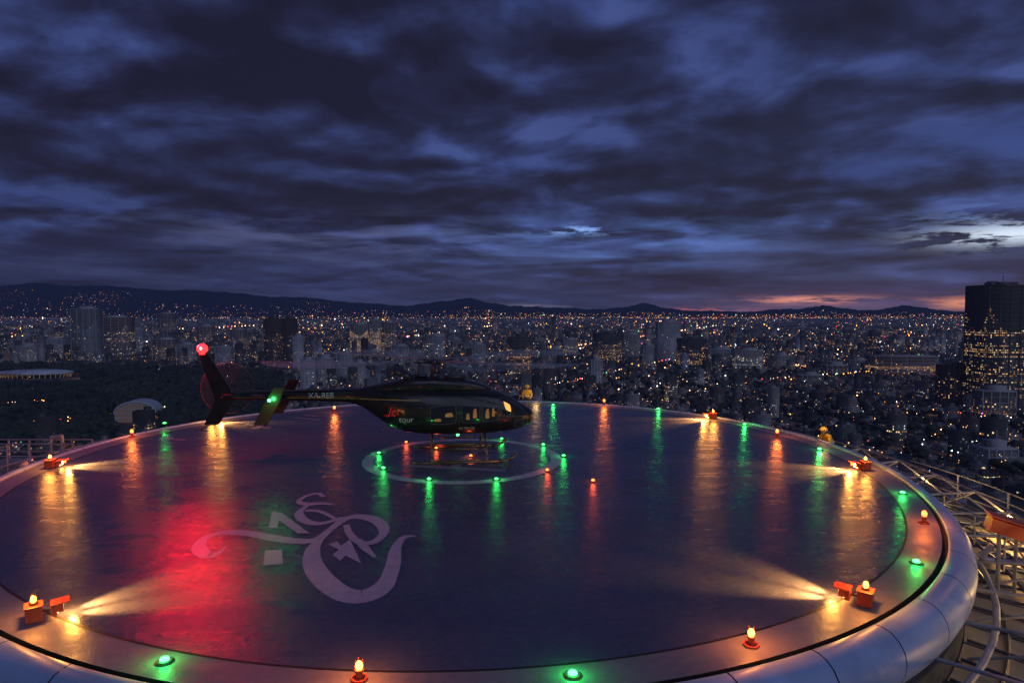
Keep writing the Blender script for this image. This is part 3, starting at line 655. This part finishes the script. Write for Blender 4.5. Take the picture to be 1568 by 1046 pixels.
def tower(name,u1,u2,vt,d,depth=.7,tone=.8,hue=.1,lit=.1,style='slab',rot=0.,dark=False,crown=True):
    xc=((u1+u2)/2-784)/1000*d; w_=(u2-u1)/1000*d; ztop=H-(vt-476)/1000*d; h_=ztop-ZG; dp=w_*depth; y_=d+dp/2
    A=[(xc,y_,ZG,w_,dp,h_,rot,random.random(),tone,hue,lit)]; mi=[0]; tm=2 if dark else 1
    nfl=int(h_/ (6.6 if style=='slab' else 13)); 
    c_,s_=math.cos(rot),math.sin(rot)
    for k in range(1,nfl+1):
        A.append((xc,y_,ZG+k*h_/nfl-.8,w_+1.0,dp+1.0,.8 if k<nfl else 1.6,rot,0,.6,.2,0)); mi.append(tm)
    for k in range(5):
        ox=-w_/2+k*w_/4
        for sy in(-1,1): A.append((xc+ox*c_-sy*dp/2*s_,y_+ox*s_+sy*dp/2*c_,ZG,1.2,1.5,h_-.5,rot,0,.6,.2,0)); mi.append(tm)
    if crown:
        A.append((xc+w_*.05,y_,ZG+h_+.8,w_*.5,dp*.5,4+random.random()*4,rot,0,.5,.2,0)); mi.append(tm)
        A.append((xc-w_*.22,y_-dp*.1,ZG+h_+.8,w_*.15,dp*.2,6,rot,0,.5,.2,0)); mi.append(0)
        A.append((xc+w_*.1,y_,ZG+h_+4,.6,.6,13,rot,0,.5,.2,0)); mi.append(tm)
    A.append((xc,y_,ZG,w_*1.5,dp*1.5,9,rot,random.random(),tone*.8,hue,.15)); mi.append(0)
    return boxes(name,A,[M_fac,M_trim,M_dtrim],mi)
tower('dark_glass_skyscraper',1514,1580,437,1000,.8,.22,.3,.26,'slab',.0,True)
tower('grey_slab_tower',1008,1042,493,1900,.5,1.1,.05,.02,'piers',.05)
tower('brown_twin_tower',403,427,488,1700,.8,.30,.7,.08,'slab',.1,True)
tower('brown_twin_tower',430,450,488,1760,.9,.26,.7,.04,'slab',.1,True)
tower('white_slender_tower',448,461,515,1620,1,1.4,0,.05,'slab',.1)
tower('concrete_office_tower',108,143,473,1900,.7,.5,.9,.04,'slab',.15)
tower('office_block_tower',146,190,486,2100,.7,.5,.7,.14,'slab',.1)
tower('lit_glass_tower',777,813,517,1500,.6,.35,.3,.6,'slab',-.12,True)
tower('dark_office_tower',1043,1082,519,1750,.6,.22,.5,.3,'slab',.1,True)
tower('beige_office_tower',1129,1170,537,1650,.6,1.0,.3,.3,'slab',-.1)
tower('concrete_slab_tower',1086,1128,535,1720,.6,.8,.05,.1,'slab',.1)
tower('long_lit_office_building',1344,1438,546,1500,.35,.7,.7,.5,'slab',-.05,crown=False)
tower('lit_office_block',535,562,497,2300,.6,.6,.3,1.6,'slab',.1)
tower('lit_office_block',566,581,490,2300,.8,.7,.3,1.2,'slab',.1)
tower('hotel_tower',583,603,494,2350,.8,.5,.7,.25,'slab',.1)
tower('curtain_wall_tower',913,952,511,1900,.6,.3,.5,.35,'slab',.15,True)
for a in ((458,478,552,1250,.9,1.3,.0,.05),(482,505,549,1300,.9,1.2,.1,.06),(515,537,543,1350,.9,1.1,.0,.06),(540,556,556,1300,.9,1.3,.1,.05),(956,980,512,2100,.8,.8,.3,.08),(720,742,528,1700,.8,.8,.1,.1),(655,680,515,2100,.8,.9,.0,.1),
    (690,704,520,2200,.8,1.0,.1,.1),(232,262,520,1900,.8,.6,.7,.15),(60,92,520,2000,.6,1.1,.0,.1),(152,176,510,2200,.8,1.1,.0,.1),(196,214,505,2300,.8,.9,.0,.1),(300,322,500,2500,.8,.6,.7,.15),(352,372,505,2400,.8,.6,.7,.12),
    (240,262,480,3300,.8,.4,.7,.12),(840,862,535,1500,.8,.9,.1,.1),(905,922,552,1250,.9,1.2,.0,.08),(18,48,530,1900,.8,1.1,.3,.08),(268,292,528,1800,.8,.9,.1,.1),(328,350,532,1750,.8,1.0,.0,.08),(600,622,530,1900,.8,.8,.1,.1),(630,648,540,1600,.8,.9,.3,.1),
    (862,884,520,2200,.8,.9,.3,.15),(986,1002,530,1700,.8,.9,.0,.1),(1188,1212,545,1700,.8,.8,.3,.1),(1305,1335,552,1700,.6,.7,.1,.1)):
    tower('residential_tower',*a,rot=random.uniform(-.2,.25))
tower('dark_apartment_block',1452,1488,560,1050,.7,.25,.7,.12,'slab',.1,True); tower('dark_apartment_block',1492,1508,556,1040,.9,.3,.7,.8,'slab',0,True); tower('apartment_block',1512,1560,600,880,.6,.4,.3,.25,'slab',-.1)
tower('concrete_block_building',1517,1566,690,640,.8,.7,.05,.03,'slab',.1); tower('apartment_block',1230,1262,575,1350,.8,.5,.3,.15); tower('office_block',1268,1300,560,1500,.6,.4,.7,.25)
# vaulted hall
em=empty('vaulted_exhibition_hall',(-526,905,ZG),.25)
bm=bmesh.new(); N=18; Rv=26; ln=40
for k in range(6):
    y0=k*ln/6; y1=(k+1)*ln/6-.8
    pr=[(Rv*math.cos(math.pi*i/N),16*math.sin(math.pi*i/N)+12) for i in range(N+1)]
    for i in range(N): bm.faces.new([bm.verts.new((pr[i][0],y0,pr[i][1])),bm.verts.new((pr[i+1][0],y0,pr[i+1][1])),bm.verts.new((pr[i+1][0],y1,pr[i+1][1])),bm.verts.new((pr[i][0],y1,pr[i][1]))])
m,t,b=newmat('white_vault_roof'); b.inputs['Base Color'].default_value=(.50,.53,.58,1); b.inputs['Roughness'].default_value=.5
bm_obj('vault_roof',bm,m,em); bm=bmesh.new()
for i in range(N+1):
    xx_=Rv*.96*math.cos(math.pi*i/N); tube(bm,(xx_,.3,0),(xx_,.3,12+15*math.sin(math.pi*i/N)),.35,5)
for z_ in (6,12,18,24): 
    hw=Rv*math.sqrt(max(0,1-(max(0,z_-12)/16)**2)); tube(bm,(-hw,.2,z_),(hw,.2,z_),.4,5)
path(bm,[(Rv*math.cos(math.pi*i/N),-.2,16*math.sin(math.pi*i/N)+12) for i in range(N+1)],1.3,6)
bm_obj('front_frame',bm,m,em)
mesh_obj('front_glazing',[(Rv*.97,1,0)]+[(Rv*.97*math.cos(math.pi*i/N),1,15.5*math.sin(math.pi*i/N)+12) for i in range(N+1)]+[(-Rv*.97,1,0)],[tuple(range(N+3))],noemit(mat('hall_glazing',(.05,.05,.06),.2,emis=(1,.7,.5),es=.05,ns=.2)),em)
# low oval-roofed pavilion
em=empty('oval_roof_pavilion',(-1120,1530,ZG),0)
V=[];Fc=[];N=64;pr=[(1.0,8),(1.04,10.5),(.98,12.5),(.8,14.5),(.5,16),(.12,16.5)]
for r,z_ in pr:
    for i in range(N): a=2*math.pi*i/N; V.append((84*r*math.cos(a),45*r*math.sin(a),z_))
for q in range(len(pr)-1):
    for i in range(N): j=(i+1)%N; Fc.append((q*N+i,q*N+j,(q+1)*N+j,(q+1)*N+i))
Fc.append(tuple((len(pr)-1)*N+i for i in range(N)))
mesh_obj('roof',V,Fc,mat('pale_roof',(.50,.52,.54),.5,noise=.5,ns=.03),em,True)
bm=bmesh.new()
for i in range(40): a=2*math.pi*i/40; tube(bm,(78*math.cos(a),41*math.sin(a),0),(81*math.cos(a),43*math.sin(a),9.5),.7,5)
bm_obj('columns',bm,noemit(mat('lit_columns',(.5,.4,.3),.6,emis=(1,.6,.25),es=.10)),em)  # lighting on the columns put in as their own faint warm emission
# ---- trees
def ico(sub):
    bm=bmesh.new(); bmesh.ops.create_icosphere(bm,subdivisions=sub,radius=1); v=np.array([x_.co[:] for x_ in bm.verts]); f=np.array([[q.index for q in f_.verts] for f_ in bm.faces]); bm.free(); return v,f
def tri_mesh(name,V,Fi,m,cols=None):
    me=bpy.data.meshes.new(name); me.vertices.add(len(V)); me.vertices.foreach_set('co',V.ravel().astype(np.float32)); nf=len(Fi)
    me.loops.add(nf*3); me.loops.foreach_set('vertex_index',Fi.ravel().astype(np.int32)); me.polygons.add(nf); me.polygons.foreach_set('loop_start',np.arange(0,nf*3,3,dtype=np.int32))
    if cols is not None: ca=me.color_attributes.new('col','FLOAT_COLOR','POINT'); ca.data.foreach_set('color',cols.ravel())
    me.materials.append(m); me.update(); me.validate(); return link(bpy.data.objects.new(name,me))
m,t,b=newmat('foliage'); tc=t.n.new('ShaderNodeTexCoord'); nz=t.noise(tc.outputs['Object'],.12,4,.7).outputs[0]; nl=t.noise(tc.outputs['Object'],.012,3,.6).outputs[0]
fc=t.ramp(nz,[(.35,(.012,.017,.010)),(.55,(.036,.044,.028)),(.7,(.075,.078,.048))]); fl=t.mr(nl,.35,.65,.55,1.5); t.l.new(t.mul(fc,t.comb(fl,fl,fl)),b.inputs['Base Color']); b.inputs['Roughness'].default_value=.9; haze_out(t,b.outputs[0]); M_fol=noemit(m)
def trees(name,X,Y,size,lumps):
    n=len(X); bv,bf=ico(1); Vs=[];Fs=[];o_=0
    for L in range(lumps):
        s=size*(.55+.35*RND(n)) if lumps>1 else size
        cx=X+(RND(n)-.5)*size*(1.1 if lumps>1 else 0); cy=Y+(RND(n)-.5)*size*1.1; cz=ZG+size*(.9+.75*RND(n))
        j=.72+.56*rng.random((n,len(bv),1)); V=bv[None]*j*s[:,None,None]*np.array([1,1,.8]); V=V+np.stack([cx,cy,cz],1)[:,None,:]
        Vs.append(V.reshape(-1,3)); Fs.append((bf[None]+(o_+len(bv)*np.arange(n))[:,None,None]).reshape(-1,3)); o_+=n*len(bv)
    tv=np.array([[-.08,-.05,0],[.08,-.05,0],[0,.1,0],[0,0,1.1]]); tf=np.array([[0,1,3],[1,2,3],[2,0,3]])
    V=tv[None]*size[:,None,None]+np.stack([X,Y,np.full(n,ZG)],1)[:,None,:]; Vs.append(V.reshape(-1,3)); Fs.append((tf[None]+(o_+4*np.arange(n))[:,None,None]).reshape(-1,3))
    tri_mesh(name,np.concatenate(Vs),np.concatenate(Fs),M_fol)
n=12000; D=84+RND(n)*135; u=-40+RND(n)*480; Y=155000/D; X=(u-784)/1000*Y; k=in_park(X,Y)&~in_hall(X,Y)&(RND(n)<(Y/1900)**2+.25)
trees('park_trees',X[k],Y[k],4+5.5*RND(k.sum())**1.5,3)
n=9000; Y=560+2900*RND(n)**.8; X=(RND(n)*2-1)*.85*Y
k=~in_park(X,Y)&((np.sin(X*.006)+np.sin(Y*.008+X*.002)+RND(n)*2)>.6); trees('street_trees',X[k],Y[k],3.5+4.5*RND(k.sum()),2)
# ---- hills
tu=np.array([-400,0,60,100,200,260,300,400,480,560,620,660,690,720,745,780,820,900,940,970,985,1010,1030,1060,1150,1190,1220,1260,1290,1320,1350,1380,1410,1440,1480,1568,2000],float)
tv_=np.array([434,438,434,437,440,446,444,453,457,465,468,464,461,455,463,469,469,474,471,469,464,470,472,476,477,474,473,467,473,475,473,468,471,474,478,478,478],float)
y0h,y1h=12500.,21000.
def hz_(tt,Y):
    u_=784+1000*tt; v_=np.interp(u_,tu,tv_); top=(476-v_)/1000*y1h+H
    f=np.clip((Y-y0h)/(y1h-y0h),0,1); f=f*f*(3-2*f); rough=np.sin(tt*37+Y*.0006)*.5+np.sin(tt*83+1+Y*.0011)*.3+np.sin(tt*171+2)*.15
    return ZG-2+(top-ZG)*f+rough*f*(1-f)*4*np.maximum(8,(top+60)*.10)+np.where(f>.8,(np.sin(tt*211)+np.sin(tt*517+1)+.6*np.sin(tt*61+2)*3)*9,0)
nt_,ny_=420,50; T=np.linspace(-1.15,1.15,nt_); YY=np.concatenate([np.linspace(y0h,y1h,ny_-8),np.linspace(y1h+500,y1h+5000,8)])
TT,YG=np.meshgrid(T,YY,indexing='ij'); Z=hz_(TT,YG); Z=np.where(YG>y1h,Z-(YG-y1h)*.12,Z); V=np.stack([TT*YG,YG,Z],-1).reshape(-1,3)
ii,jj=np.meshgrid(np.arange(nt_-1),np.arange(ny_-1),indexing='ij'); a=(ii*ny_+jj).ravel(); f1=np.stack([a,a+ny_,a+ny_+1],1); f2=np.stack([a,a+ny_+1,a+1],1)
m,t,b=newmat('hill_slopes'); tc=t.n.new('ShaderNodeTexCoord'); nz=t.noise(tc.outputs['Object'],.0012,6,.65).outputs[0]
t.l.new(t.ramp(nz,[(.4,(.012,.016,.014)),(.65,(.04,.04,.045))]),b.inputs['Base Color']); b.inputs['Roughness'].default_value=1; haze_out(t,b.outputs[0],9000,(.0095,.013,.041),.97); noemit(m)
tri_mesh('hills',V,np.concatenate([f1,f2]),m)
# ---- city lights
m,t,b=newmat('city_lamp_glow'); at=t.n.new('ShaderNodeVertexColor'); at.layer_name='col'; e=t.n.new('ShaderNodeEmission'); t.l.new(at.outputs[0],e.inputs[0]); t.l.new(t.M('MULTIPLY',at.outputs[1],10.0),e.inputs[1]); t.l.new(e.outputs[0],t.n['Material Output'].inputs[0]); noemit(m); M_cl=m
ov=np.array([[1,0,0],[-1,0,0],[0,1,0],[0,-1,0],[0,0,1],[0,0,-1]],float); of=np.array([[0,2,4],[2,1,4],[1,3,4],[3,0,4],[2,0,5],[1,2,5],[3,1,5],[0,3,5]])
pal=np.array([(1,.34,.05),(1,.46,.12),(1,.64,.30),(1,.88,.72),(.7,.85,1),(1,.06,.04),(1,.1,.55),(.2,1,.4)]); pw=np.array([.31,.22,.17,.12,.08,.05,.035,.015])
def lamps(name,X,Y,Z,s,b_):
    n=len(X); V=(ov[None]*s[:,None,None]+np.stack([X,Y,Z],1)[:,None,:]).reshape(-1,3); Fi=(of[None]+6*np.arange(n)[:,None,None]).reshape(-1,3)
    c_=pal[rng.choice(8,n,p=pw/pw.sum())]; cc=np.concatenate([c_,b_[:,None]],1); tri_mesh(name,V,Fi,M_cl,np.repeat(cc,6,axis=0))
n=11000; D=4+78*RND(n)**1.3; u=-60+RND(n)*1700; Y=155000/D; X=(u-784)/1000*Y
cl=np.sin(u*.013+D*.05)+np.sin(u*.041+D*.2)+np.sin(u*.11-D*.35)
k=(Y<13000)&~(in_park(X,Y)&(RND(n)<.93))&((cl+RND(n)*2.6)>.7); X,Y=X[k],Y[k]; n=len(X)
lamps('city_lights',X,Y,ZG+8+16*RND(n),Y/1000*(.2+.75*RND(n)**5),.07+1.0*RND(n)**4)
n=3600; Y=12500+3500*RND(n)**1.6; tt=-.86+RND(n)*1.72; k=(RND(n)<np.where(tt<-.1,.55,1)); Y=Y[k];tt=tt[k];n=len(Y); lamps('hillside_lights',tt*Y,Y,hz_(tt,Y)+18,Y/1000*(.16+.32*RND(n)**3),.07+.6*RND(n)**3)
n=260; cl=rng.integers(0,5,n); cu=np.array([20,130,145,180,480])[cl]; Y=16000+1800*RND(n); tt=((cu+rng.normal(0,16,n))-784)/1000; lamps('village_lights',tt*Y,Y,hz_(tt,Y)+25,Y/1000*(.12+.2*RND(n)**2),.05+.25*RND(n)**3)
n=1900; D=82+190*RND(n)**1.2; u=-40+RND(n)*1650; Y=155000/D; X=(u-784)/1000*Y; k=~(in_park(X,Y)&(RND(n)<.78)); X,Y=X[k],Y[k]; n=len(X)
lamps('street_lamps',X,Y,ZG+9+9*RND(n),Y/1000*(.25+.95*RND(n)**4),.08+1.0*RND(n)**3)
LX=[];LY=[]
for (u1,v1,u2,v2,k_) in ((1440,690,1568,640,30),(0,632,60,628,22),(1180,590,1568,560,60),(60,655,130,660,14),(850,600,1180,520,70),(620,520,760,500,40),(1210,565,1235,570,12),(0,520,400,500,70),(880,535,1100,500,60)):
    for q in range(k_):
        f=q/k_; u=u1+(u2-u1)*f; v=v1+(v2-v1)*f; Yq=155000/(v-476)*1.0; LX.append((u-784)/1000*Yq); LY.append(Yq)
LX=np.array(LX)+rng.normal(0,3,len(LX));LY=np.array(LY)+rng.normal(0,9,len(LY)); lamps('avenue_lamps',LX,LY,np.full(len(LX),ZG+14),LY/1000*(.35+.6*RND(len(LX))),.3+.7*RND(len(LX)))
